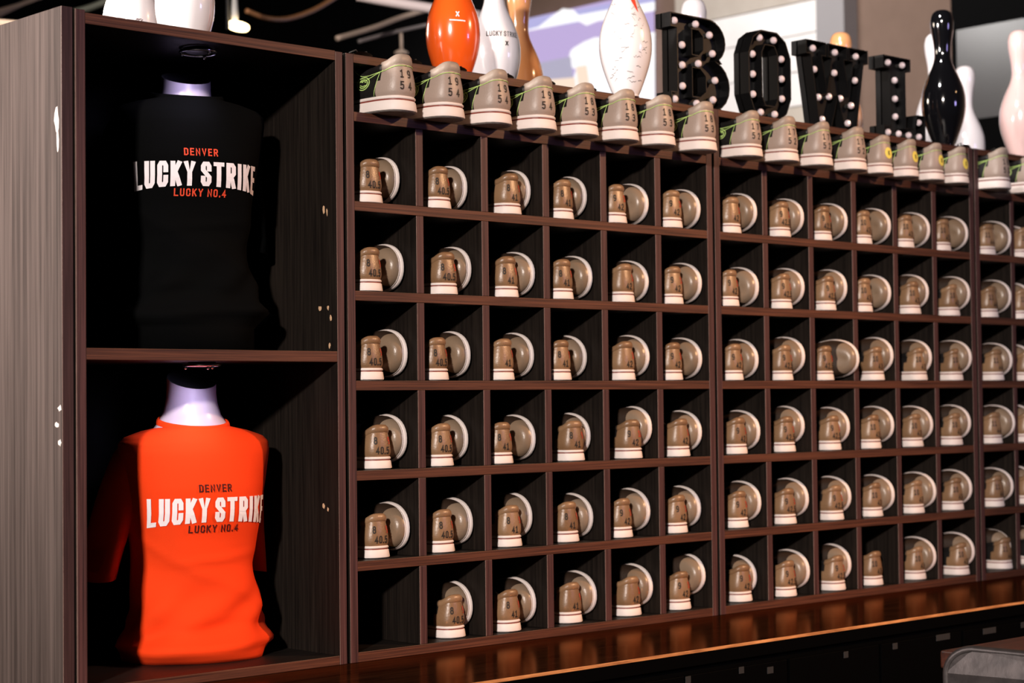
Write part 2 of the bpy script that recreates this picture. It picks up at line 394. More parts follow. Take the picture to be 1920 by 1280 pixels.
def build_shoe_meshes():
    bm = bmesh.new()
    loft(bm, [sole_ring(.0022, .0012), sole_ring(.004, .0016), sole_ring(.0168, -.0004), sole_ring(.0178, -.0014)])
    loft(bm, [sole_ring(.0202, -.0020), sole_ring(.0210, -.0006), sole_ring(.0236, -.0008), sole_ring(.0252, -.0025), sole_ring(.0256, -.0075)])
    SM['midsole'] = (bm, M_SOLE)
    bm = bmesh.new(); loft(bm, [sole_ring(.0174, -.0016), sole_ring(.0190, -.0024), sole_ring(.0206, -.0020)]); SM['stripe'] = (bm, M_STRIPE)
    bm = bmesh.new()
    loft(bm, [sole_ring(0, -.020), sole_ring(.0010, -.0165), sole_ring(.0010, -.0145), sole_ring(0, -.0115), sole_ring(0, -.0015), sole_ring(.0024, .0008)], True, True)
    SM['outsole'] = (bm, M_OUT)
    # upper: faces sorted into heel counter, quarters, vamp, toe cap
    def patch(test):
        bm = bmesh.new(); vs = {}
        def V(i, k):
            i %= NS
            if (i, k) not in vs: vs[(i, k)] = bm.verts.new(upper(ARC[i], k/NT))
            return vs[(i, k)]
        for i in range(NS):
            for k in range(NT):
                am = PER*(i+.5)/NS; tm = (k+.5)/NT
                if test(am, tm):
                    try: bm.faces.new((V(i, k), V(i+1, k), V(i+1, k+1), V(i, k+1)))
                    except ValueError: pass
        bmesh.ops.remove_doubles(bm, verts=bm.verts[:], dist=1e-5)
        return bm
    def kind(a, t):
        d = sdist(a); p, n = outl(a); fy = (p.y)/L
        if d < HEEL_A-.012*t: return 'heel_counter'
        if fy > .47: return 'front'
        return 'quarters'
    for nm, mt in (('heel_counter', M_TAN), ('quarters', M_BLKL)):
        SM[nm] = (patch(lambda a, t, nm=nm: kind(a, t) == nm), mt)
    for nm, mt, o_, i_ in (('toe_cap', M_TOE, False, True), ('vamp', M_VAMP, True, False)):
        bm = patch(lambda a, t: kind(a, t) == 'front')
        bmesh.ops.bisect_plane(bm, geom=bm.verts[:]+bm.edges[:]+bm.faces[:], plane_co=(0, .885*L, .02), plane_no=(0, 1, .55), clear_outer=o_, clear_inner=i_)
        SM[nm] = (bm, mt)
    # collar roll
    def roll(arcs, rr, vs=1.25):
        bm = bmesh.new(); rings = []
        for a, r in zip(arcs, rr):
            c = upper(a, 1); p, n = outl(a); n3 = Vector((n.x, n.y, 0)); c = c - n3*r*.25 - Vector((0, 0, r*.75))
            rings.append([c + n3*r*.95*math.cos(2*math.pi*k/10) + Vector((0, 0, r*vs*math.sin(2*math.pi*k/10))) for k in range(10)])
        loft(bm, rings, True, True, True); return bm
    ah = np.linspace(-.056, .056, 22)
    SM['collar_low'] = (roll(ah, [.0052-.0006*abs(a)/.056 for a in ah], 1.9), M_TAN)
    SM['collar'] = (roll(ah, [.0076-.0012*abs(a)/.056 for a in ah]), M_TAN)
    bm = bmesh.new()
    for s in (1, -1):
        aq = np.linspace(.054, .128, 14)
        b2 = roll([s*a for a in aq], [.0062-.0035*(a-.054)/.074 for a in aq])
        me = bpy.data.meshes.new('tmp'); b2.to_mesh(me); b2.free(); bm.from_mesh(me); bpy.data.meshes.remove(me)
    SM['padded_collar_side'] = (bm, M_BLKL)
    # lining: an inner skin and insole
    bm = bmesh.new(); rings = []
    aa = np.linspace(-.13, .13, 40)
    top = [upper(a, 1) for a in aa]
    for f, z in ((.93, None), (.86, .05), (.80, .030)):
        cy = .055
        rings.append([Vector((q.x*f, cy+(q.y-cy)*f, (q.z-.002) if z is None else z)) for q in top])
    loft(bm, rings, True, False, True); SM['lining'] = (bm, M_LIN)
    # tongue and laces
    bm = bmesh.new(); rg = []
    for y, z, w in ((.098, .108, .020), (.110, .101, .023), (.125, .094, .022), (.145, .085, .016), (.165, .076, .010)):
        rg.append([(w*math.sin(q), y, z-.006*(1-math.cos(q))) for q in np.linspace(-1.3, 1.3, 9)])
    loft(bm, rg, False); 
    SM['tongue'] = (bm, M_VAMP)
    bm = bmesh.new()
    for k in range(4):
        y = .112+.0135*k; z = .103-.0082*k
        tube(bm, [(.019*math.sin(q), y, z-.004*(1-math.cos(q))+.0015) for q in np.linspace(-1.2, 1.2, 7)], .002, 6)
    for s in (-1, 1):
        tube(bm, [(0, .112, .106), (s*.012, .105, .110), (s*.022, .110, .105), (s*.010, .114, .104), (0, .112, .106)], .0013, 5)
    SM['laces'] = (bm, M_LACE)
    # neon stitching under the collar and round the heel counter
    bm = bmesh.new()
    for s in (1, -1):
        pts = []
        for a in np.linspace(0, .16, 26):
            t = .78-.06*sm(.05, .16, a); q = upper(s*a, t); pts.append(q+unorm(s*a, t)*.0007)
        tube(bm, pts, .0007, 5)
        pts = [upper(s*(HEEL_A+.002-.012*t), t)+unorm(s*(HEEL_A+.002-.012*t), t)*.0005 for t in np.linspace(.03, .8, 10)]
        tube(bm, pts, .0005, 5)
        pts = []
        for q in np.linspace(0, 1, 10):
            a = s*(.050+.075*q); t = .80-.30*q-.1*q*q; pts.append(upper(a, t)+unorm(a, t)*.0007)
        tube(bm, pts, .0007, 5)
    SM['stitching'] = (bm, M_NEON)
    # round face badge on the quarters
    bm = bmesh.new()
    for s in (1, -1):
        def at(x, z): 
            a = s*(.092+x); t = .50+z/.058
            return upper(a, t)+unorm(a, t)*.0008
        for r in (.0125, .0085):
            tube(bm, [at(r*1.15*math.cos(q), r*math.sin(q)) for q in np.linspace(0, 2*math.pi, 25)[:-1]], .0009, 5, True)
        tube(bm, [at(x, -.002-.003*math.cos(x*190)) for x in np.linspace(-.0065, .0065, 8)], .0008, 5)
        for x in (-.004, .004): tube(bm, [at(x-.0018, .003), at(x, .0042), at(x+.0018, .003)], .0010, 5)
    SM['badge'] = (bm, M_NEON)
    for k, (bm, mt) in list(SM.items()):
        me = bpy.data.meshes.new(k)
        bmesh.ops.recalc_face_normals(bm, faces=bm.faces[:]); bm.to_mesh(me); bm.free()
        me.polygons.foreach_set('use_smooth', [True]*len(me.polygons)); me.materials.append(mt); SM[k] = me
build_shoe_meshes()
for k, mt in (('heel_counter', M_TAUPE), ('toe_cap', M_TAUPE), ('collar_low', M_TAUPE2)):
    me = SM[k].copy(); me.materials.clear(); me.materials.append(mt); SM[k.replace('_low', '')+'_new'] = me
HZ = {}
def heel_map(x, z):
    lo, hi = 0., 1.
    for _ in range(18):
        m_ = (lo+hi)/2
        if upper(x, m_).z < z: lo = m_
        else: hi = m_
    return upper(x, lo)+unorm(x, lo)*.0007
PR = {}
def num_mesh(key, lines, mt):
    if key not in PR:
        me = print_mesh('size_number', lines, heel_map); me.materials.append(mt); PR[key] = me
    return PR[key]
KW = dict(wscale=1.12, thick=.14, gap=.20)
KWN = dict(wscale=.86, thick=.165, gap=.14)
def cell_numbers(us, eu, red):
    out = []
    if us: out.append(('size_number', num_mesh('u'+us, [(us, -.0165, .0500, .0150, KWN)], M_INK)))
    out.append(('size_number', num_mesh('e'+eu, [(eu, .0005, .0305, .0150, KWN)], M_INK)))
    if red: out.append(('red_size_number', num_mesh('r'+red, [(red, .0190, .0500, .0150, KWN)], M_RED)))
    return out
def put(parent, name, me, label=None):
    o = bpy.data.objects.new(name, me); COL.objects.link(o); o.parent = parent
    if label: o['label'] = label
    return o
def shoe(name, label, group, new=False, nums=(), stand=True, badge=False):
    root = thing(name, label, 'shoe', group=group)
    x = '_new' if new else ''
    put(root, 'midsole', SM['midsole']); put(root, 'sole_stripe', SM['stripe']); put(root, 'outsole', SM['outsole'])
    put(root, 'heel_counter', SM['heel_counter'+x]); put(root, 'collar', SM['collar'+x])
    put(root, 'toe_cap', SM['toe_cap'+x]); put(root, 'vamp', SM['vamp']); put(root, 'quarters', SM['quarters'])
    put(root, 'collar_padding', SM['padded_collar_side']); put(root, 'lining', SM['lining'])
    put(root, 'tongue', SM['tongue']); put(root, 'laces', SM['laces'])
    if new: put(root, 'stitching', SM['stitching'])
    if badge: put(root, 'badge', SM['badge'], 'round lime face badge')
    for nm, me in nums: put(root, nm, me)
    return root

# ------------------------------------------------------------------ racks
P, T, GAP, H, HD, TP = .18, .0193, .0084, .1778, .0974, .0172
Z3 = 1.40
def ZS(k): return Z3+(3-k)*H
ZTB = ZS(0)+HD; ZTOP = ZTB+TP; ZC = ZS(6)-T
UW = 6*P+T
XB = GAP/2; XC = XB+UW+GAP; XD = XC+UW+GAP
DEP, BK = .60, .37
ROWN = ['display row', 'top row', 'second row', 'third row', 'fourth row', 'fifth row', 'bottom row']
div_me = {}
def rack(x0, label):
    r = thing('shoe_rack', label, 'rack', (x0, 0, ZC), 'racks of shoe cubbies')
    o3 = Vector((0, 0, -ZC))
    for x in (0, 6*P):
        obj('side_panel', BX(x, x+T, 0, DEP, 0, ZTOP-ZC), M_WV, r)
    obj('top_panel', BX(T, 6*P, 0.001, DEP, ZTB-ZC, ZTOP-ZC), M_WH, r)
    for k in range(7):
        obj('shelf' if k < 6 else 'bottom_panel', BX(T, 6*P, 0.0005, BK, ZS(k)-T-ZC, ZS(k)-ZC), M_WH, r)
    obj('back_panel', BX(T, 6*P, BK, BK+.012, T, ZTB-ZC, bev=0), M_BACK, r)
    if 'd' not in div_me:
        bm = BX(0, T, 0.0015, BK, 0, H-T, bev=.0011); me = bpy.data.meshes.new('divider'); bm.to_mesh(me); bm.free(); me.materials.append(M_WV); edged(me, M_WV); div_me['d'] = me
    for k in range(1, 7):
        for c in range(1, 6):
            d = put(r, 'divider', div_me['d']); d.location = (c*P, 0, ZS(k)-ZC)
    return r
rack(XB, 'dark wood shoe rack next to the t-shirt cabinet, six cubbies wide')
rack(XC, 'dark wood shoe rack in the middle, below the marquee letters')
rack(XD, 'dark wood shoe rack at the right edge, cut off by the frame')

# ------------------------------------------------------------------ t-shirt cabinet
XL, XLI, XRI, XR = -.6223, -.577, -.0217, -.0042
ca = thing('display_cabinet', 'tall dark wood cabinet with two open bays holding t-shirts', 'cabinet', (XL, 0, 0))
def cab(name, x0, x1, y0, y1, z0, z1, mt, **k): return obj(name, BX(x0-XL, x1-XL, y0, y1, z0, z1, **k), mt, ca)
ZM0, ZM1, ZB = 1.4365, 1.4575, .865
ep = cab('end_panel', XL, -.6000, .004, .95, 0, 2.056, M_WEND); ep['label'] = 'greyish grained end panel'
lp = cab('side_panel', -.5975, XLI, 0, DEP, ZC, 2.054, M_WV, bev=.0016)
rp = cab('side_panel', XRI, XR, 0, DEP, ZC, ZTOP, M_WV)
cab('top_panel', XLI, XRI, .001, DEP, 2.030, 2.0495, M_WH)
cab('shelf', XLI, XRI, .001, .45, ZM0, ZM1, M_WH)
cab('bottom_panel', XLI, XRI, .001, .45, ZC, ZB, M_WH)
cab('back_panel', XLI, XRI, .45, .462, ZB, 2.03, M_BACK, bev=0)
def ragged_spot(parent, name, c, ax, ry, rz, mt, seed):
    rnd = random.Random(seed); bm = bmesh.new(); pts = []
    for i in range(10):
        a = 2*math.pi*i/10; k = rnd.uniform(.65, 1.2)
        pts.append((ax[0], c[1]+ry*k*math.cos(a), c[2]+rz*k*math.sin(a)))
    f0 = [bm.verts.new((p[0], p[1], p[2])) for p in pts]; f1 = [bm.verts.new((c[0], c[1]+(p[1]-c[1])*.8, c[2]+(p[2]-c[2])*.8)) for p in pts]
    for i in range(10): bm.faces.new((f0[i], f0[(i+1) % 10], f1[(i+1) % 10], f1[i]))
    bm.faces.new(f1); o = obj(name, bm, mt, parent); o.location = Vector((-XL, 0, 0)) if parent is None else (0, 0, 0)
    return o
for i, (u, v, ry, rz) in enumerate([(607, 393, .0035, .010), (613, 398, .002, .008), (600, 578, .0045, .006), (615, 577, .004, .005), (620, 595, .004, .0065), (618, 648, .003, .0055), (607, 948, .004, .006), (615, 955, .003, .005)]):
    p = at_x(u, v, XRI); q = p - Vector((XL, 0, 0))
    c = ragged_spot(rp, 'chipped_spot', (q.x-.0006, q.y, q.z), (q.x,), ry, rz, M_CHIP, i)
for i, (u, v, ry, rz) in enumerate([(106, 225, .008, .022), (108, 262, .004, .024), (112, 765, .007, .0055), (107, 797, .007, .0055), (112, 830, .006, .006)]):
    p = at_x(u, v, XL); q = p - Vector((XL, 0, 0))
    ragged_spot(ep, 'pale_mark', (q.x-.0006, q.y, q.z), (q.x,), ry, rz, M_MARKW, 20+i)

def puck(u, v, z, label):
    p = at_y(u, v, .055); x = p.x
    t = thing('puck_light', label, 'light', (x, .075, z), 'chrome puck lights in the cabinet')
    bm = bmesh.new(); lathe(bm, [(.026, 0), (.026, -.005), (.022, -.007)], 28); obj('housing', bm, M_DARKM, t, True)
    bm = bmesh.new(); tube(bm, [(.034*math.cos(a), .034*math.sin(a), -.006) for a in np.linspace(0, 2*math.pi, 33)[:-1]], .003, 8, True); obj('ring', bm, M_CHROME, t, True)
    L_ = bpy.data.lights.new('puck_glow', 'SPOT'); L_.energy = 1.1; L_.color = (.80, .72, 1); L_.spot_size = math.radians(110); L_.spot_blend = .8; L_.shadow_soft_size = .02
    lo = bpy.data.objects.new('puck_glow', L_); COL.objects.link(lo); lo.parent = t; lo.location = (0, 0, -.014)
    lo.rotation_euler = Vector((-.01, .10, -.12)).to_track_quat('-Z', 'Y').to_euler()
    for k in range(3):
        a = .6+k*2.1; bm = bmesh.new()
        tube(bm, [(.024*math.cos(a), .024*math.sin(a), -.003), (.033*math.cos(a), .033*math.sin(a), -.007), (.031*math.cos(a), .031*math.sin(a), -.010)], .0025, 6)
        ball(bm, (.031*math.cos(a), .031*math.sin(a), -.0105), .0038, 2); obj('clip', bm, M_CHROME, t, True)
puck(383, 80, 2.030, 'chrome ring puck light under the top of the upper bay')
puck(390, 677, ZM0, 'chrome ring puck light under the shelf above the orange shirt')

# ------------------------------------------------------------------ mannequins and shirts
def ring_pt(a, b, th, ex=2.3):
    """th = 0 faces -y, positive towards +x"""
    s, c = math.sin(th), -math.cos(th)
    return (a*math.copysign(abs(s)**(2/ex), s), b*math.copysign(abs(c)**(2/ex), c))
BODY = [(0, .134, .100), (.012, .143, .108), (.030, .146, .112), (.052, .139, .107), (.075, .131, .101), (.12, .123, .095), (.18, .118, .092), (.235, .124, .100),
        (.285, .133, .112), (.33, .139, .112), (.37, .145, .103), (.40, .150, .094), (.418, .150, .084), (.430, .138, .074), (.441, .105, .066), (.449, .066, .060)]
def body_ab(z, top=0):
    zs = [b[0] for b in BODY]
    return float(np.interp(z, zs, [b[1] for b in BODY])), float(np.interp(z, zs, [b[2] for b in BODY]))
def folds(th, z, k):
    th = (th+math.pi) % (2*math.pi)-math.pi
    f = .0055*math.sin(3*th+38*z+k)*math.exp(-((z-.13)/.09)**2) + .0042*math.sin(7*th-60*z+2*k)*math.exp(-((z-.08)/.06)**2)
    f += .0060*math.sin(75*z+2.2*th+k)*math.exp(-(z/.075)**2) + .0025*math.sin(5*th+18*z)*math.exp(-((z-.30)/.2)**2)*abs(math.sin(th))
    f += .011*math.exp(-((z-.030-.006*math.sin(2*th))/.013)**2) - .006*math.exp(-((z-.060-.008*math.sin(2*th+k))/.012)**2)
    f += .004*math.sin(2.5*th+k)*math.exp(-((z-.10-.05*th)/.02)**2) + .003*math.exp(-((z-.16+.06*th)/.010)**2)
    f += .004*math.exp(-((z-.195-.012*th)/.006)**2)*math.exp(-((th-.1)/.7)**2)
    return f
def shirt(base, yaw, zo, mt, label, texts, seed):
    t = thing('t_shirt', label, 't-shirt', base, 't-shirts on mannequins'); t.rotation_euler = (0, 0, yaw)
    def surf(th, z):
        a, b = body_ab(z); x, y = ring_pt(a, b, th); k = folds(th, z, seed)
        n = Vector((x/a/a, y/b/b)).normalized()
        return Vector((x+n.x*k, y+n.y*k, z+zo))
    bm = bmesh.new()
    zs = np.concatenate([np.linspace(0, .40, 54), np.linspace(.406, .449, 12)])
    N = 84; rings = []
    if zo > .01: rings.append([Vector((*surf(2*math.pi*i/N, .0).xy, .0)) for i in range(N)])
    rings += [[surf(2*math.pi*i/N, z) for i in range(N)] for z in zs]
    loft(bm, rings, True, True, False)
    obj('shirt_body', bm, mt, t, True)
    # collar band
    bm = bmesh.new(); rr = []
    for q in np.linspace(0, 2*math.pi, 49)[:-1]:
        x, y = ring_pt(.068, .060, q, 2); rr.append(Vector((x, y, .449+zo-.012*math.cos(q)+.004)))
    rings = []
    for k in range(10):
        a = 2*math.pi*k/10
        rings.append([p*1+Vector((p.x, p.y, 0)).normalized()*.0045*math.cos(a)+Vector((0, 0, .0095*math.sin(a))) for p in rr])
    rings.append(rings[0]); loft(bm, rings); obj('collar', bm, mt, t, True)
    # hem roll
    # sleeves
    for s in (-1, 1):
        bm = bmesh.new(); rings = []
        for q in np.linspace(0, 1, 14):
            cx = s*(.106+(.062 if s < 0 else .045)*q**.8); cz = .392-.235*q**1.25 + zo; ra = .058+.020*q; rb = .040-.010*q
            ang = .9-.75*q
            ax = Vector((0, 1, 0)); bx = Vector((s*math.cos(ang-.3), 0, math.sin(ang-.3)))
            rg = []
            for w in np.linspace(0, 2*math.pi, 29)[:-1]:
                k = 1+.06*math.sin(3*w+5*q+seed)
                rg.append(Vector((cx, .026+(.050 if s < 0 else .075)*q, cz))+ax*ra*k*math.cos(w)+bx*rb*k*math.sin(w))
            rings.append(rg)
        last = rings[-1]; cc = sum(last, Vector())/len(last)
        rings.append([cc+(p-cc)*.93 for p in last]); rings.append([cc+(p-cc)*.9+Vector((0, 0, .06)) for p in last])
        loft(bm, rings, True, False, True); obj('sleeve', bm, mt, t, True)
    tabs = {}
    def prn(x, z):
        zz = z-zo
        key = round(zz, 3)
        if key not in tabs:
            ths = np.linspace(0, 2.0, 160); a, b = body_ab(key)
            pts = [Vector(ring_pt(a, b, q)) for q in ths]; arc = [0]
            for i in range(1, 160): arc.append(arc[-1]+(pts[i]-pts[i-1]).length)
            tabs[key] = (ths, arc)
        ths, arc = tabs[key]; th = math.copysign(float(np.interp(abs(x), arc, ths)), x)
        p = surf(th, zz); e = surf(th+.02, zz)-surf(th-.02, zz); n = e.cross(Vector((0, 0, 1))).normalized()
        if n.dot(Vector((math.sin(th), -math.cos(th), 0))) < 0: n = -n
        return p+n*.0022
    for nm, lines, m_, lb in texts:
        me = print_mesh(nm, lines, prn); o = obj(nm, me, m_, t); o['label'] = lb
    return t
def mannequin(base, yaw, label):
    t = thing('mannequin', label, 'mannequin', base, 'white mannequins in the cabinet'); t.rotation_euler = (0, 0, yaw)
    bm = bmesh.new(); N = 40
    tilt = math.radians(22)
    def nk(z, a, b, k):
        out = []
        for i in range(N):
            q = 2*math.pi*i/N; x, y = ring_pt(a, b, q, 2)
            out.append(Vector((x, y+.008*k, z - k*y*0 + k*math.tan(tilt)*y)))
        return out
    body = []
    for z, a, b in BODY[:-4]: body.append([Vector((*ring_pt(a*.80, b*.80, 2*math.pi*i/N), z)) for i in range(N)])
    rings = body + [nk(.425, .100, .055, 0), nk(.442, .082, .060, .1), nk(.455, .069, .056, .3), nk(.475, .0565, .0515, .6), nk(.500, .0500, .0480, .85), nk(.520, .0480, .0465, 1), nk(.540, .0480, .0465, 1.)]
    loft(bm, rings, True, True, False); obj('torso', bm, M_MANN, t, True)
    bm = bmesh.new()
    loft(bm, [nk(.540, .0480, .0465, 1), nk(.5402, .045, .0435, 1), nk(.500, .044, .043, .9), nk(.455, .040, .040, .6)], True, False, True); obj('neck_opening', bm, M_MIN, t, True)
    return t
KB = dict(wscale=.49, thick=.165, gap=.075, space=.24, warp=.16)
KS = dict(wscale=.95, thick=.17, gap=.22, space=.42)
def lines(z): return dict(d=[('DENVER', 0, z+.030, .0145, KS)], l=[('LUCKY STRIKE', 0, z-.036, .055, KB)], n=[('LUCKY NO.4', 0, z-.047, .0145, KS)])
YW = math.radians(-20); YL = math.radians(-12)
ln = lines(.295)
mannequin((-.228, .195, ZB), YL, 'white hollow-necked mannequin wearing the orange t-shirt')
shirt((-.228, .195, ZB), YL, 0, M_ORANGE, 'orange printed t-shirt on the mannequin in the lower bay',
      [('city_print', ln['d'], M_PRM, 'maroon city lettering'), ('chest_print', ln['l'], M_PRW, 'large white chest lettering'), ('number_print', ln['n'], M_PRM, 'maroon number lettering')], .7)
ln = lines(.342)
mannequin((-.238, .195, ZM1), YW, 'white hollow-necked mannequin wearing the black t-shirt')
shirt((-.238, .195, ZM1), YW, .045, M_BLKC, 'black printed t-shirt on the mannequin in the upper bay',
      [('city_print', ln['d'], M_PRR, 'red city lettering'), ('chest_print', ln['l'], M_PRW, 'large white chest lettering'), ('number_print', ln['n'], M_PRR, 'red number lettering')], 2.1)

# ------------------------------------------------------------------ shoes in the cubbies
# per row: (cubby, heel right edge px, toe right edge px, toe mid-height px)
CELLS = {
 1: [(718, 749, 333.6), (846.6, 876, 351), (978.6, 994.6, 356), (1077, 1100, 367), (1177, 1215.7, 381.6), (1281.5, 1313, 391.5),
     (1391.8, 1419, 396), (1485, 1507, 406), (1562.5, 1588.8, 414), (1637.8, 1670, 423), (1717, 1743.5, 430), (1786, 1815, 437), (1870, 1895.7, 445.5)],
 2: [(716, 757, 500), (857.8, 883.5, 502.7), (972, 1002.5, 512.8), (1074.8, 1110.5, 519), (1189.5, 1216, 528), (1281, 1315.5, 530.5),
     (1386, 1422.5, 538), (1485.5, 1508, 537), (1568, 1588, 537), (1636.6, 1670.4, 548.6), (1727, 1741, 545), (1800.5, 1818.7, 547.4), (1872.6, 1896, 553.8)],
 3: [(717, 764, 661.5), (838.7, 882, 664), (962, 1001, 665.5), (1069, 1100, 670), (1189, 1217.5, 667.5), (1278, 1316, 672.5),
     (1391.8, 1421.8, 674), (1485, 1509, 665.6), (1561.6, 1610.6, 671.5), (1656.5, 1674.6, 663), (1737, 1746.8, 668), (1804, 1821.5, 668), (1881, 1898, 674)],
 4: [(731, 763, 821), (846, 877.7, 822), (958, 1004, 822), (1092, 1107, 816), (1200.5, 1221.7, 797), (1289.5, 1315.5, 808.7),
     (1397, 1425, 807.8), (1487.5, 1508, 795), (1573, 1593, 798), (1648, 1676, 795), (1727, 1749, 794), (1801, 1820, 790.6), (1875.4, 1903, 791)],
 5: [(725, 768, 988.8), (846.6, 886.5, 978.6), (972.8, 997.8, 966), (1079.6, 1112, 970), (1180, 1219, 957), (1283, 1314, 952),
     (1396.9, 1426.8, 939.9), (1486.8, 1516, 933), (1575.7, 1595.6, 929), (1648.8, 1677, 926), (1726.8, 1755, 919.6), (1800.7, 1822.4, 914), (1876.8, 1900, 910)],
 6: [(None, None, None), (865, 886, 1135), (969, 1005, 1130), (1083.8, 1118.8, 1115), (1194, 1223.8, 1098), (1287, 1322, 1069.5),
     (1401.7, 1418.6, 1080.7), (1485, 1518, 1068.7), (1576.8, 1595.6, 1055.6), (1647, None, None), (1727.6, 1755, 1041), (1809, 1827, 1031), (1890, 1905, 1023)]}
COLNUM = [('8', '40.5', '9'), ('8', '40.5', '9'), ('8', '41', '9'), ('8', '41', '9'), ('9', '42', '10'), ('9', '42', '10'),
          ('9', '42', '10'), ('9', '42.5', '10'), ('9', '42.5', '10'), ('10', '43', ''), ('10', '43', ''), ('10', '43', ''), ('11', '44', ''), ('11', '44', '')]
NOBLACK = {(3, 2), (2, 4), (3, 4), (6, 3), (6, 4), (4, 5), (1, 6)}
ORD = ['first', 'second', 'third', 'fourth', 'fifth', 'sixth']
RK = ['left rack', 'middle rack', 'right rack']
def heel_x(u, yc, R):
    """x of the heel circle centre whose right silhouette falls at column u"""
    d = ray(u, 700); d2 = Vector((d.x, d.y)).normalized(); n = Vector((d2.y, -d2.x))
    # (C-cam).n = -R with C.y = yc
    return CAM.x + (-R-(yc-CAM.y)*n.y)/n.x
rnd = random.Random(11)
for row in range(1, 7):
    data = list(CELLS[row])
    # second cubby of the right rack: just inside the frame, same offsets as its neighbour
    for c in range(14):
        rk, cc = c//6, c % 6
        where = f'{ORD[cc]} cubby, {ROWN[row]}, {RK[rk]}'
        us, eu, red = COLNUM[c]
        if (row, c) in NOBLACK: us = ''
        zs = ZS(row)+.0003
        jy = rnd.uniform(.006, .02); yaw = math.radians(rnd.uniform(-3, 4)); tj = rnd.uniform(-2, 5)
        if c < 13: hu, tu, tv = data[c]
        if hu:
            if c < 13: X = heel_x(hu, jy+.035, .0345)
            else: X = X13+P
            X13 = X
            num = eu if not us else f'{us} over {eu}'
            r = shoe('bowling_shoe', f'tan bowling shoe, heel out, marked {num}, {where}', 'bowling shoes standing heel out in the cubbies', nums=cell_numbers(us, eu, red))
            if (row, c) == (4, 4): yaw = math.radians(9)
            if (row, c) in ((2, 1), (2, 2), (4, 3), (4, 0)): yaw = math.radians(6)
            R = Matrix.Rotation(-yaw, 4, 'Z')
            off = R @ Vector((0, .035, 0))
            r.matrix_world = Matrix.Translation((X-off.x, jy+.035-off.y, zs)) @ R
        if tu and c < 13 or c == 13:
            y0 = .042; wall = (XB, XC, XD)[rk]+(cc+1)*P-.008
            if c < 13:
                p = at_y(tu, tv, y0)
                while p.x > wall and y0 > -.014 and (row, c) != (3, 8): y0 -= .003; p = at_y(tu, tv, y0)
                if (row, c) == (3, 8): y0 = -.02; p = at_y(tu, tv, y0)
                if (row, c) == (6, 12): y0 = .02; p = at_y(tu-6, tv, y0)
                TX, TZ = p.x, p.z-ZS(row)
            else: TX = TX+P
            lift = max(.0505, min(.082, TZ))
            r = shoe('bowling_shoe', f'bowling shoe on its side, toe out, {where}', 'bowling shoes lying on their side toe out')
            tilt = math.asin(min(.5, (lift-.0505)/.2))
            B = Matrix(((0, 0, -1, 0), (0, -1, 0, 0), (-1, 0, 0, 0), (0, 0, 0, 1)))
            gap = (XB, XC, XD)[rk]+(cc+1)*P-TX-.005
            yw = max(math.radians(-3), min(math.radians(tj), math.atan(gap/.2)))
            if (row, c) == (3, 8): yw = math.radians(-8)
            M = Matrix.Rotation(-yw, 4, 'Z') @ Matrix.Rotation(-tilt, 4, 'X') @ B
            tip = M @ Vector((.006, L, .0045))
            M.translation = Vector((TX, y0, zs+lift)) - tip
            r.matrix_world = M

# ------------------------------------------------------------------ display row of large sizes
DISP = [(782.6, '19', '54'), (873, '19', '54'), (962, '19', '54'), (1046, '19', '54'), (1125, '18', '53'), (1201, '18', '53'), (1270, '18', '53'), (1348, '18', '53'),
        (1434, '17', '52'), (1502, '17', '52'), (1566, '17', '52'), (1630, '17', '52'), (1679.5, None, None), (1727.7, None, None), (1776, None, None), (1821.7, None, None),
        (1900.5, '16', '50'), (1962, '16', '50')]
KD = dict(wscale=.95, thick=.155, gap=.72)
def sticker():
    me = bpy.data.meshes.new('sticker'); V = [heel_map(.002, .049)+Vector((0, -.0003, 0))]; Fc = []
    n = 20
    for i in range(n):
        q = 2*math.pi*i/n; V.append(heel_map(.002+.0135*math.cos(q), .049+.0135*math.sin(q)))
    for i in range(n): Fc.append((0, 1+i, 1+(i+1) % n))
    me.from_pydata([tuple(v) for v in V], [], Fc); me.materials.append(M_YEL); return me
STK = sticker()
def hm2(x, z): return heel_map(x, z)+Vector((0, -.0008, 0))
kme = print_mesh('sticker_letter', [('K', .002, .0435, .011, dict(wscale=1, thick=.16))], hm2); kme.materials.append(M_INK)
cnt = {}
for i, (u, us, eu) in enumerate(DISP):
    rk = 0 if i < 8 else 1 if i < 16 else 2; k = i - (0, 8, 16)[rk]
    o_ = ['first', 'second', 'third', 'fourth', 'fifth', 'sixth', 'seventh', 'eighth'][k]
    S = 1.27 if us else 1.1
    if us == '17': S = 1.22
    yb = -.062
    X = heel_x(u, yb+.035*S, .0345*S)
    if us:
        nums = [('size_number', num_mesh('D'+us, [(us, -.005, .0530, .0130, KD)], M_INK)), ('size_number', num_mesh('D'+eu, [(eu, -.005, .0345, .0130, KD)], M_INK))]
        lab = f'large taupe bowling shoe marked {us} over {eu}, {o_} in the display row, {RK[rk]}'
    else:
        nums = [('sticker', STK), ('sticker_letter', kme)]
        lab = f'small taupe shoe with round yellow heel sticker, {o_} in the display row, middle rack'
    r = shoe('bowling_shoe', lab, 'taupe shoes in the display row', True, nums, badge=True)
    yaw = [6, 4, 8, 4, 5, 4, 5, 4, 5, 4, 5, 4, -4, 3, 4, 3, 6, 4][i]
    R = Matrix.Rotation(math.radians(yaw), 4, 'Z') @ Matrix.Diagonal((S, S, S, 1))
    off = R @ Vector((0, .035, 0))
    r.matrix_world = Matrix.Translation((X-off.x, yb+.035*S-off.y, ZS(0)+.0003)) @ R

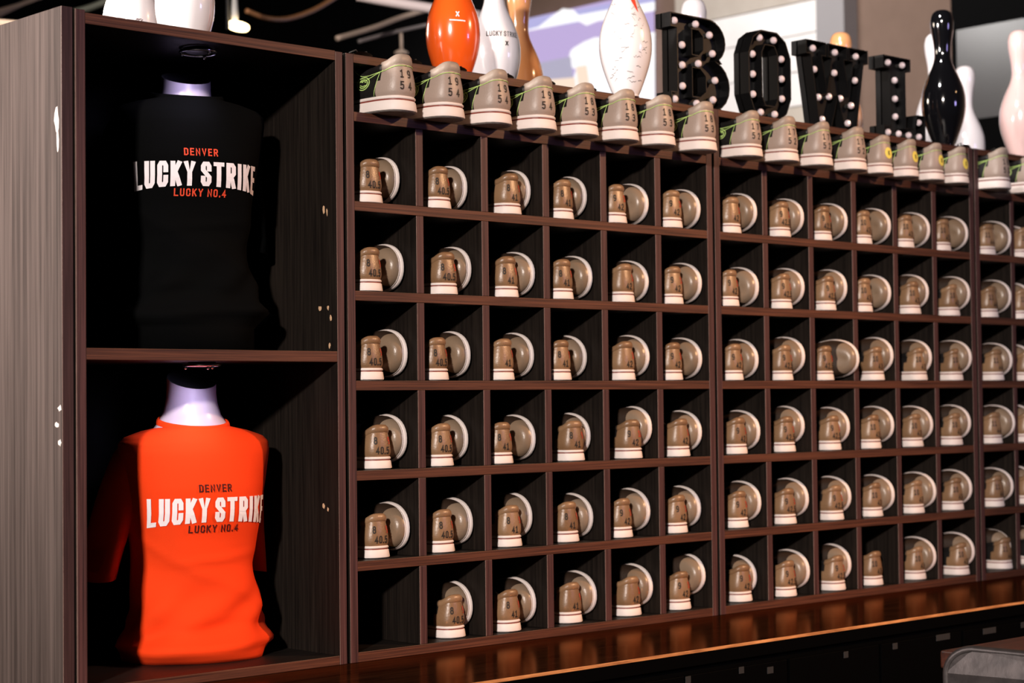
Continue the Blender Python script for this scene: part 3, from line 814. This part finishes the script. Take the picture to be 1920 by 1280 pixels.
# ------------------------------------------------------------------ bowling pins on the tops
PINPROF = [(.0258, 0), (.0288, .004), (.0358, .019), (.0496, .0572), (.0573, .0857), (.0605, .1143), (.0579, .149), (.047, .184), (.0314, .219), (.025, .238), (.0228, .254),
           (.02375, .276), (.0266, .298), (.03056, .3207), (.0323, .343), (.0312, .356), (.0270, .369), (.0190, .3775), (.0090, .3805), (.002, .381)]
def pin_at(u, d): p = at_d(u, 400, d); return p.x, p.y
PROF2 = [(a.x, a.y) for a in catmull([(-r, z) for r, z in PINPROF[::-1]] + PINPROF, 4)]
PROF2 = sorted([p for p in PROF2 if p[0] > 0], key=lambda p: p[1])
def pin_mesh(mt):
    if mt.name not in PR:
        bm = bmesh.new(); lathe(bm, PROF2, 48); me = bpy.data.meshes.new('pin_body')
        bmesh.ops.recalc_face_normals(bm, faces=bm.faces[:]); bm.to_mesh(me); bm.free(); me.materials.append(mt)
        me.polygons.foreach_set('use_smooth', [True]*len(me.polygons)); PR[mt.name] = me
    return PR[mt.name]
def pin(x, y, mt, label, s=1., z=None, stripes=False):
    t = thing('bowling_pin', label, 'bowling pin', (x, y, (ZTOP if z is None else z)+.0003), 'bowling pins on top of the racks')
    t.scale = (s, s, s)
    obj('pin_body', pin_mesh(mt), None, t)
    return t
def pin_map(face):
    zz = [p[1] for p in PINPROF]; rr = [p[0] for p in PINPROF]
    def fn(x, z):
        r = float(np.interp(z, zz, rr))+.0012; a = face + x/r
        return Vector((r*math.sin(a), -r*math.cos(a), z))
    return fn
def pin_print(t, name, lines, face, mt, label=None):
    me = print_mesh(name, lines, pin_map(face)); o = obj(name, me, mt, t)
    if label: o['label'] = label
CA = -math.atan2(.684, .729)      # azimuth that faces the camera
x, y = pin_at(248, 3.98); p1 = pin(x, y, M_PINW, 'white bowling pin leftmost on the cabinet, only its belly in view', 1., 2.0495)
def scribble(t, n, x0, x1, z0, z1, w, seed, mt):
    rs = random.Random(seed); V = []; Fc = []; fn = pin_map(CA)
    for k in range(n):
        xa0, za0 = rs.uniform(x0, x1), rs.uniform(z0, z1); a = rs.uniform(-.9, .9); pts = []
        for q in range(rs.randint(3, 6)): pts.append((xa0+.0035*q*math.cos(a)+rs.uniform(-.002, .002), za0+.0035*q*math.sin(a)+rs.uniform(-.004, .004)))
        for (xa, za), (xb, zb) in zip(pts[:-1], pts[1:]):
            b = len(V); V.extend([tuple(fn(xa, za-w)), tuple(fn(xb, zb-w)), tuple(fn(xb, zb+w)), tuple(fn(xa, za+w))]); Fc.append((b, b+1, b+2, b+3))
    me = bpy.data.meshes.new('signature'); me.from_pydata(V, [], Fc); return obj('signature', me, mt, t)
scribble(p1, 9, .012, .028, .112, .122, .0007, 5, M_PRM)
x, y = pin_at(349, 3.78); pin(x, y, M_PINW, 'white bowling pin on the cabinet, right of the signed one', 1., 2.0495)
x, y = pin_at(853, 4.12); p3 = pin(x, y, M_PINO, 'glossy orange bowling pin above the display shoes')
pin_print(p3, 'pin_print', [('X', .012, .148, .012, dict(thick=.22))], CA, M_PRW)
fn = pin_map(CA); me = bpy.data.meshes.new('pin_underline')
V = []; Fc = []
for k in range(8):
    xx = -.006+.036*k/7; V += [tuple(fn(xx, .139-.0015*k/7)), tuple(fn(xx, .142-.0015*k/7))]
for k in range(7): Fc.append((2*k, 2*k+2, 2*k+3, 2*k+1))
me.from_pydata(V, [], Fc); obj('pin_underline', me, M_PRW, p3)
x, y = pin_at(931, 4.35); p4 = pin(x, y, M_PINW, 'white bowling pin with small dark lettering behind the orange pin')
pin_print(p4, 'pin_print', [('LUCKY STRIKE', .022, .150, .0125, dict(wscale=.8, thick=.13, gap=.15)), ('X', .030, .128, .011, dict(thick=.26))], CA, M_INK)
x, y = pin_at(978, 4.75); pin(x, y, M_PING, 'gold bowling pin between white lettered pin and projection screen')
x, y = pin_at(1177, 4.27); p6 = pin(x, y, M_PINW, 'white bowling pin covered in signatures, before the screen')
scribble(p6, 34, -.045, .050, .03, .21, .00045, 3, M_INK)
fn = pin_map(CA)
me = bpy.data.meshes.new('pin_emblem'); V = [tuple(fn(*q)) for q in ((.008, .228), (.022, .226), (.030, .188), (.024, .196), (.014, .214))]
me.from_pydata(V, [], [(0, 1, 2, 3, 4)]); obj('pin_emblem', me, M_PRR, p6)['label'] = 'red emblem on the shoulder'
x, y = pin_at(1306, 5.2); pin(x, y, M_PINW, 'white bowling pin mostly hidden behind letter B', 1.12)
x, y = pin_at(1582, 5.47); pin(x, y, M_PING, 'gold bowling pin behind letter W')
x, y = pin_at(1760, 5.5); pin(x, y, M_PINW, 'white bowling pin half hidden behind the black pin')
x, y = pin_at(1773, 5.17); pin(x, y, M_PINK, 'glossy black bowling pin right of letter L')
x, y = pin_at(1814, 6.05); pin(x, y, M_PINW, 'white bowling pin to the right of the black pin')
x, y = pin_at(1917, 5.47); pin(x, y, M_PINP, 'pink-white bowling pin at the right edge of the frame')

# ------------------------------------------------------------------ marquee letters
def arcp(cx, cz, rx, rz, a0, a1, n): return [(cx+rx*math.cos(math.radians(a0+(a1-a0)*i/n)), cz+rz*math.sin(math.radians(a0+(a1-a0)*i/n))) for i in range(n+1)]
LH = .222
def letter(ch, x0, w, contours, bulbs, label, dep=.048, y0=.03):
    t = thing('marquee_letter', label, 'letter', (x0, y0, ZTOP+.0003), 'black marquee letters spelling BOWL')
    # face plate, recessed
    cu = bpy.data.curves.new('plate', 'CURVE'); cu.dimensions = '2D'; cu.fill_mode = 'BOTH'; cu.extrude = .002
    for c in contours:
        sp = cu.splines.new('POLY'); sp.points.add(len(c)-1); sp.use_cyclic_u = True
        for p, (a, b) in zip(sp.points, c): p.co = (a, b, 0, 1)
    to = bpy.data.objects.new('plate', cu); COL.objects.link(to)
    dg = bpy.context.evaluated_depsgraph_get(); dg.update()
    me = bpy.data.meshes.new_from_object(to.evaluated_get(dg)); bpy.data.objects.remove(to)
    me.transform(Matrix(((1, 0, 0, 0), (0, 0, 1, dep*.62), (0, 1, 0, 0), (0, 0, 0, 1))))
    me.materials.clear(); obj('back_plate', me, M_MARQ, t)
    bm = bmesh.new()
    for c in contours:
        n = len(c); th = .0022
        P2 = [Vector(p) for p in c]
        area_ = sum(P2[i].x*P2[(i+1) % n].y-P2[(i+1) % n].x*P2[i].y for i in range(n)); sg = 1 if area_ > 0 else -1
        if c is not contours[0]: sg = -sg
        inn = []
        for i in range(n):
            a = (P2[i]-P2[i-1]).normalized(); b = (P2[(i+1) % n]-P2[i]).normalized()
            nm = Vector((-(a.y+b.y), a.x+b.x)); nm = nm.normalized() if nm.length > 1e-4 else Vector((-a.y, a.x))
            inn.append(P2[i]+nm*th*sg*(1.2))
        loft(bm, [[(p.x, 0, p.y) for p in P2], [(p.x, dep, p.y) for p in P2], [(p.x, dep, p.y) for p in inn], [(p.x, 0, p.y) for p in inn], [(p.x, 0, p.y) for p in P2]])
    bmesh.ops.remove_doubles(bm, verts=bm.verts[:], dist=1e-5)
    obj('rim', bm, M_MARQ, t)
    if 'bulb' not in PR:
        bm = bmesh.new(); bmesh.ops.create_icosphere(bm, subdivisions=2, radius=.0094)
        for v in bm.verts: v.co.y *= .9
        me = bpy.data.meshes.new('bulb'); bm.to_mesh(me); bm.free(); me.materials.append(M_BULB); PR['bulb'] = me
        bm = bmesh.new(); lathe(bm, [(.006, 0), (.006, .018)], 12); me = bpy.data.meshes.new('socket'); bm.transform(Matrix.Rotation(-math.pi/2, 4, 'X')); bm.to_mesh(me); bm.free(); me.materials.append(M_SOCK); PR['sock'] = me
    for bx, bz in bulbs:
        b = put(t, 'bulb', PR['bulb']); b.location = (bx, .010, bz)
        s = put(b, 'socket', PR['sock']); s.location = (0, .005, 0)
    return t
h = LH
# B
w = .212
cB = [(0, 0), (.125, 0)] + arcp(.142, .062, .070, .062, -75, 75, 8) + [(.185, .118)] + arcp(.132, .168, .066, .054, -50, 80, 8) + [(.125, h), (0, h), (0, h-.034), (.022, h-.034), (.022, .034), (0, .034)]
cB1 = [(.076, .030), (.104, .030), (.124, .044), (.124, .082), (.104, .098), (.076, .098)]
cB2 = [(.076, .130), (.100, .130), (.116, .144), (.116, .176), (.100, .190), (.076, .190)]
cB1, cB2 = [list(reversed(c)) for c in (cB1, cB2)]
letter('B', .998, w, [cB, cB1, cB2], [(.022, .018), (.100, .015), (.160, .030), (.168, .078), (.050, .052), (.050, .102), (.050, .150), (.108, .112), (.160, .142), (.150, .186), (.100, .206), (.024, .205)],
       'black marquee letter B with unlit bulbs, leftmost of the word')
# O
cO = [(.050, 0), (.112, 0), (.146, .020), (.165, .060), (.165, .162), (.146, .202), (.112, h), (.050, h), (.018, .202), (0, .162), (0, .060), (.018, .020)]
cO1 = list(reversed([(.064, .036), (.100, .036), (.112, .056), (.112, .166), (.100, .186), (.064, .186), (.052, .166), (.052, .056)]))
letter('O', 1.283, .165, [cO, cO1], [(.055, .018), (.110, .018), (.026, .060), (.139, .060), (.026, .110), (.139, .110), (.026, .160), (.139, .160), (.055, .204), (.110, .204)],
       'black marquee letter O with unlit bulbs, between B and W')
# W
cW = [(.052, 0), (.098, 0), (.130, .088), (.160, 0), (.206, 0), (.243, .186), (.262, .186), (.262, h), (.180, h), (.180, .186), (.196, .186), (.178, .094), (.157, .186), (.172, .186), (.172, h), (.092, h), (.092, .186), (.106, .186), (.084, .094), (.064, .186), (.082, .186), (.082, h), (0, h), (0, .186), (.018, .186)]
letter('W', 1.512, .26, [cW], [(.040, .204), (.132, .204), (.222, .204), (.044, .150), (.128, .150), (.216, .140), (.060, .080), (.104, .086), (.152, .086), (.198, .072), (.074, .024), (.182, .024)],
       'black marquee letter W with unlit bulbs, between O and L')
# L
cL = [(0, 0), (.190, 0), (.190, .074), (.152, .074), (.140, .036), (.100, .034), (.100, .188), (.124, .188), (.124, h), (0, h), (0, .188), (.030, .188), (.030, .034), (0, .034)]
letter('L', 1.842, .19, [cL], [(.035, .205), (.100, .205), (.064, .160), (.064, .110), (.064, .062), (.030, .017), (.078, .017), (.124, .017), (.172, .017), (.172, .056)],
       'black marquee letter L with unlit bulbs, next to the black pin')

# ------------------------------------------------------------------ counter
CF = -.367
ct = thing('counter', 'glossy dark wood counter ledge in front of the shoe racks', 'counter', (0, 0, ZC))
obj('worktop', BX(-.598, 3.4, CF+.003, .6, -.032, -.0002), M_COUNTER, ct)
obj('apron', BX(-.598, 3.4, CF+.001, CF+.003, -.032, -.0066, bev=0), M_BLACK, ct)
obj('front_edge', BX(-.598, 3.4, CF, CF+.003, -.0065, -.0002, bev=.0006), M_CEDGE, ct)['label'] = 'orange-brown front edge'
bc = thing('base_cabinet', 'black base cabinet under the counter with small grey labels', 'cabinet', (0, 0, 0))
obj('carcass', BX(-.598, 3.4, CF+.012, .6, 0, ZC-.033), M_BLACK, bc)
for k in range(9):
    xx = .25+.33*k
    obj('drawer_front', BX(xx, xx+.32, CF+.002, CF+.012, .55, ZC-.05), M_BLACK, bc)
for u, v, w_ in ((1290, 1274, .008), (1390, 1256, .008), (1444, 1256, .010), (1586, 1227, .008), (1678, 1211, .009), (1768, 1194, .028), (1855, 1182, .028), (1919, 1171, .012)):
    p = at_y(u, v, CF+.0015); obj('label_plate', BX(p.x-w_, p.x+w_, CF+.0005, CF+.002, p.z-.007, p.z+.007, bev=.0004), M_GREYL, bc)

# chair and table edge at the lower right
p = at_d(1772, 1250, 3.45); q = at_d(1960, 1238, 3.30)
dx = (q-p); ang = math.atan2(dx.y, dx.x)
ch = thing('chair', 'worn steel chair with rounded backrest in the lower right corner', 'chair', (p.x, p.y, 0)); ch.rotation_euler = (0, 0, ang)
zt = at_d(1810, 1219, 3.42).z
bm = bmesh.new(); cw = .40
prof = arcp(.05, zt-.045, .05, .045, 180, 90, 8) + arcp(cw-.05, zt-.045-.0, .05, .045, 90, 0, 8) + arcp(cw-.05, zt-.20, .05, .05, 0, -90, 6) + arcp(.05, zt-.20, .05, .05, -90, -180, 6)
def bulge(x): return .03*(1-((x-cw/2)/(cw/2))**2)
loft(bm, [[(x, bulge(x), z) for x, z in prof], [(x, bulge(x)+.012, z) for x, z in prof]], True, True, True)
obj('backrest', bm, M_STEEL, ch)
bm = bmesh.new(); tube(bm, [(x, bulge(x)+.006, z) for x, z in prof], .008, 8, True); obj('backrest_rim', bm, M_STEEL, ch, True)
obj('seat', BX(.02, cw-.02, .03, .40, .44, .46, bev=.008), M_STEEL, ch)
for lx, ly in ((.02, .02), (cw-.02, .02), (.03, .38), (cw-.03, .38)):
    bm = bmesh.new(); tube(bm, [(lx, ly, 0), (lx, ly, zt-.2 if ly < .1 else .45)], .012, 10); obj('leg', bm, M_STEEL, ch, True)
p0 = at_d(1778, 1226, 3.75)
tb = thing('side_table', 'red-brown wooden table behind the steel chair, lower right', 'table', (p0.x, p0.y, 0))
obj('table_top', BX(0, .9, -.28, .02, p0.z-.03, p0.z+.006, bev=.004), M_TABLE, tb)
for lx, ly in ((.04, -.24), (.86, -.24), (.04, -.02), (.86, -.02)): obj('leg', BX(lx-.02, lx+.02, ly-.02, ly+.02, 0, p0.z-.03), M_TABLE, tb)

# ------------------------------------------------------------------ room
struct('floor', BX(-12, 4.7, -9, 9.1, -.05, 0, bev=0), M_FLOOR)
struct('ceiling', BX(-12, 4.7, -9, 9.1, 5.4, 5.45, bev=0), M_CEIL)
struct('wall_back', BX(-12, 4.7, 9, 9.1, 0, 5.4, bev=0), M_CEIL)
struct('wall_right', BX(4.6, 4.7, -9, 4.62, 0, 5.4, bev=0), M_WALLR)
struct('wall_far', BX(4.6, 4.7, 4.62, 9, 0, 5.4, bev=0), M_CEIL)
def pl(c, h2, ns): return mat('plank_'+ns, c, .8, .2, noise=.9, nscale=7, hue=h2)
PLM = [pl((.33, .29, .25), (.46, .42, .38), 'beige'), pl((.62, .60, .60), (.75, .74, .74), 'white'), pl((.50, .47, .43), (.60, .57, .53), 'grey'), pl((.40, .36, .31), (.5, .45, .4), 'tan')]
zc = 2.2
k = 0
while zc < 3.55:
    hh = (.17, .15, .19, .16)[k % 4]; i = 1 if 2.9 < zc < 3.12 else (0 if zc >= 3.12 else (1, 2, 3, 1)[k % 4])
    o = struct(f'trim_{k+1}', BX(4.572, 4.6, 2.29, 3.20, zc, min(3.6, zc+hh-.004), bev=.002), PLM[i]); zc += hh; k += 1
struct(f'trim_{k+1}', BX(4.50, 4.6, 2.13, 2.285, 0, 5.4), mat('grey_column', (.23, .22, .23), .8))

# projection screen on the right wall, showing a pale picture
ps = thing('projection_screen', 'projection screen on the wall showing a lavender and white picture', 'screen', (4.59, 3.9, 0))
def em(n, c, s=1.): return mat(n, (.02, .02, .02), .6, .2, emit=c, estr=s)
obj('screen_panel', BX(-.02, 0, -.545, 1.1, 2.62, 3.40, bev=0), em('picture_lavender', (.56, .44, .76), .95), ps)
def pic(name, pts, mt, lift):
    me = bpy.data.meshes.new(name); V = []
    for u, v in pts:
        p = at_x(u, v, 4.57-lift); V.append((p.x-4.59, p.y-3.9, p.z))
    me.from_pydata(V, [], [tuple(range(len(pts)))]); return obj(name, me, mt, ps)
M_W1 = em('picture_white', (1, .98, 1), 1.1); M_L2 = em('picture_blue', (.52, .50, .86), .9); M_PE = em('picture_peach', (1, .78, .62), 1.0); M_GY = em('picture_grey', (.50, .47, .62), .9)
pic('picture_area', [(960, 40), (1228, -8), (1228, 5), (1228, 20), (960, 62)], M_L2, .001)
pic('picture_area', [(960, 64), (1010, 50), (1035, 30), (1055, 16), (1075, 18), (1085, 28), (1150, 16), (1228, 3), (1228, 20), (1120, 40), (1100, 48), (1085, 40), (960, 62)], M_W1, .0015)
pic('picture_area', [(1010, 118), (1070, 106), (1075, 150), (1060, 170), (1010, 150)], M_GY, .0015)
pic('picture_area', [(1075, 90), (1095, 78), (1115, 70), (1135, 70), (1228, 60), (1228, 220), (1060, 200), (1080, 130), (1062, 122), (1070, 95)], M_W1, .0015)
pic('picture_area', [(1080, 125), (1100, 122), (1108, 175), (1085, 172)], M_PE, .002)
pic('picture_area', [(1020, 150), (1078, 145), (1082, 180), (1020, 160)], M_PE, .002)

tv = thing('wall_screen', 'large black framed screen, switched off, on the far right wall', 'screen', (4.6, 1.6, 0))
obj('frame', BX(-.06, 0, -1.6, 0, 2.30, 3.25, bev=.004), M_BLACK, tv)
obj('screen_glass', BX(-.064, -.06, -1.57, -.03, 2.53, 2.92, bev=0), M_TV, tv)

# ceiling conduits and lamps
def conduit(name, pts, r, mt, label, cat='pipe'):
    bm = bmesh.new(); P3 = [at_d(u, v, d) for u, v, d in pts]
    # smooth the run
    Q = []
    for i in range(len(P3)-1):
        for k in range(6): 
            a = P3[max(0, i-1)]; b = P3[i]; c = P3[i+1]; d_ = P3[min(len(P3)-1, i+2)]; t = k/6
            Q.append(.5*((2*b)+(c-a)*t+(2*a-5*b+4*c-d_)*t*t+(3*b-a-3*c+d_)*t**3))
    Q.append(P3[-1]); c0 = Q[0].copy()
    tube(bm, [q-c0 for q in Q], r, 10)
    o = obj(name, bm, mt, None, True, c0); return tag(o, label, cat)
conduit('ceiling_pipe', [(-60, 34, 8), (20, 14, 8.2), (110, -18, 8.4)], .010, M_PIPE, 'pale pipe crossing the top left corner, upper of two')
conduit('ceiling_pipe', [(-60, 52, 8), (0, 27, 8.2), (80, -10, 8.5)], .009, M_PIPE, 'pale pipe crossing the top left corner, lower of two')
conduit('ceiling_pipe', [(-60, 40, 6.5), (10, 44, 6.4), (45, 48, 6.3), (70, 52, 6.3)], .014, M_PIPE, 'short pale duct just behind the cabinet end panel')
conduit('ceiling_pipe', [(140, 22, 7.5), (175, 12, 7.5), (240, -14, 7.5)], .014, mat('greenish_beam', (.10, .11, .09), .6), 'dull green pipe left of the white pins')
conduit('ceiling_pipe', [(462, 20, 7.5), (500, 34, 7.6), (540, 35, 7.8), (590, 18, 8), (640, -12, 8.2)], .010, M_PIPEB, 'curved copper conduit hanging above the cabinet')
conduit('ceiling_pipe', [(632, 72, 7.6), (700, 52, 7.8), (760, 30, 8), (850, 4, 8.2)], .011, M_PIPE, 'pale brown pipe rising to the orange pin')
conduit('ceiling_pipe', [(672, 78, 7.9), (740, 60, 8), (860, 34, 8.2)], .008, mat('grey_pipe', (.16, .14, .14), .6), 'thin grey pipe below the pale brown one')
conduit('ceiling_pipe', [(670, -8, 7.2), (760, 8, 7.2), (900, 30, 7.2)], .020, mat('white_duct', (.78, .68, .70), .5), 'broad pinkish white duct left of the orange pin')
p = at_d(752, 62, 8.0)
sp_ = thing('sprinkler_drop', 'small grey sprinkler drop hanging below the thin pipe', 'sprinkler', p)
bm = bmesh.new(); tube(bm, [(0, 0, 0), (.002, 0, -.075)], .007, 8); obj('stem', bm, M_PIPE, sp_, True)
bm = bmesh.new(); lathe(bm, [(.008, -.07), (.030, -.082), (.030, -.090), (.005, -.094)], 16); obj('plate', bm, M_PIPE, sp_, True)
p = at_d(446, 53, 7.0)
lm = thing('spot_lamp', 'glowing spot lamp hanging behind the cabinet top', 'lamp', p)
bm = bmesh.new(); lathe(bm, [(.038, 0), (.042, .006), (.040, .014), (.02, .018)], 24); bm.transform(Matrix.Rotation(math.radians(12), 4, 'Y')); obj('glowing_lens', bm, M_LAMP, lm, True)
bm = bmesh.new(); lathe(bm, [(.012, .016), (.014, .05), (.010, .12)], 16, (-.014, 0, 0)); obj('stem', bm, mat('lamp_stem', (.5, .5, .5), .4), lm, True)
bm = bmesh.new(); tube(bm, [(-.045, 0, -.01), (-.045, 0, 5.4-p.z)], .006, 8); obj('pole', bm, M_DARKM, lm, True)
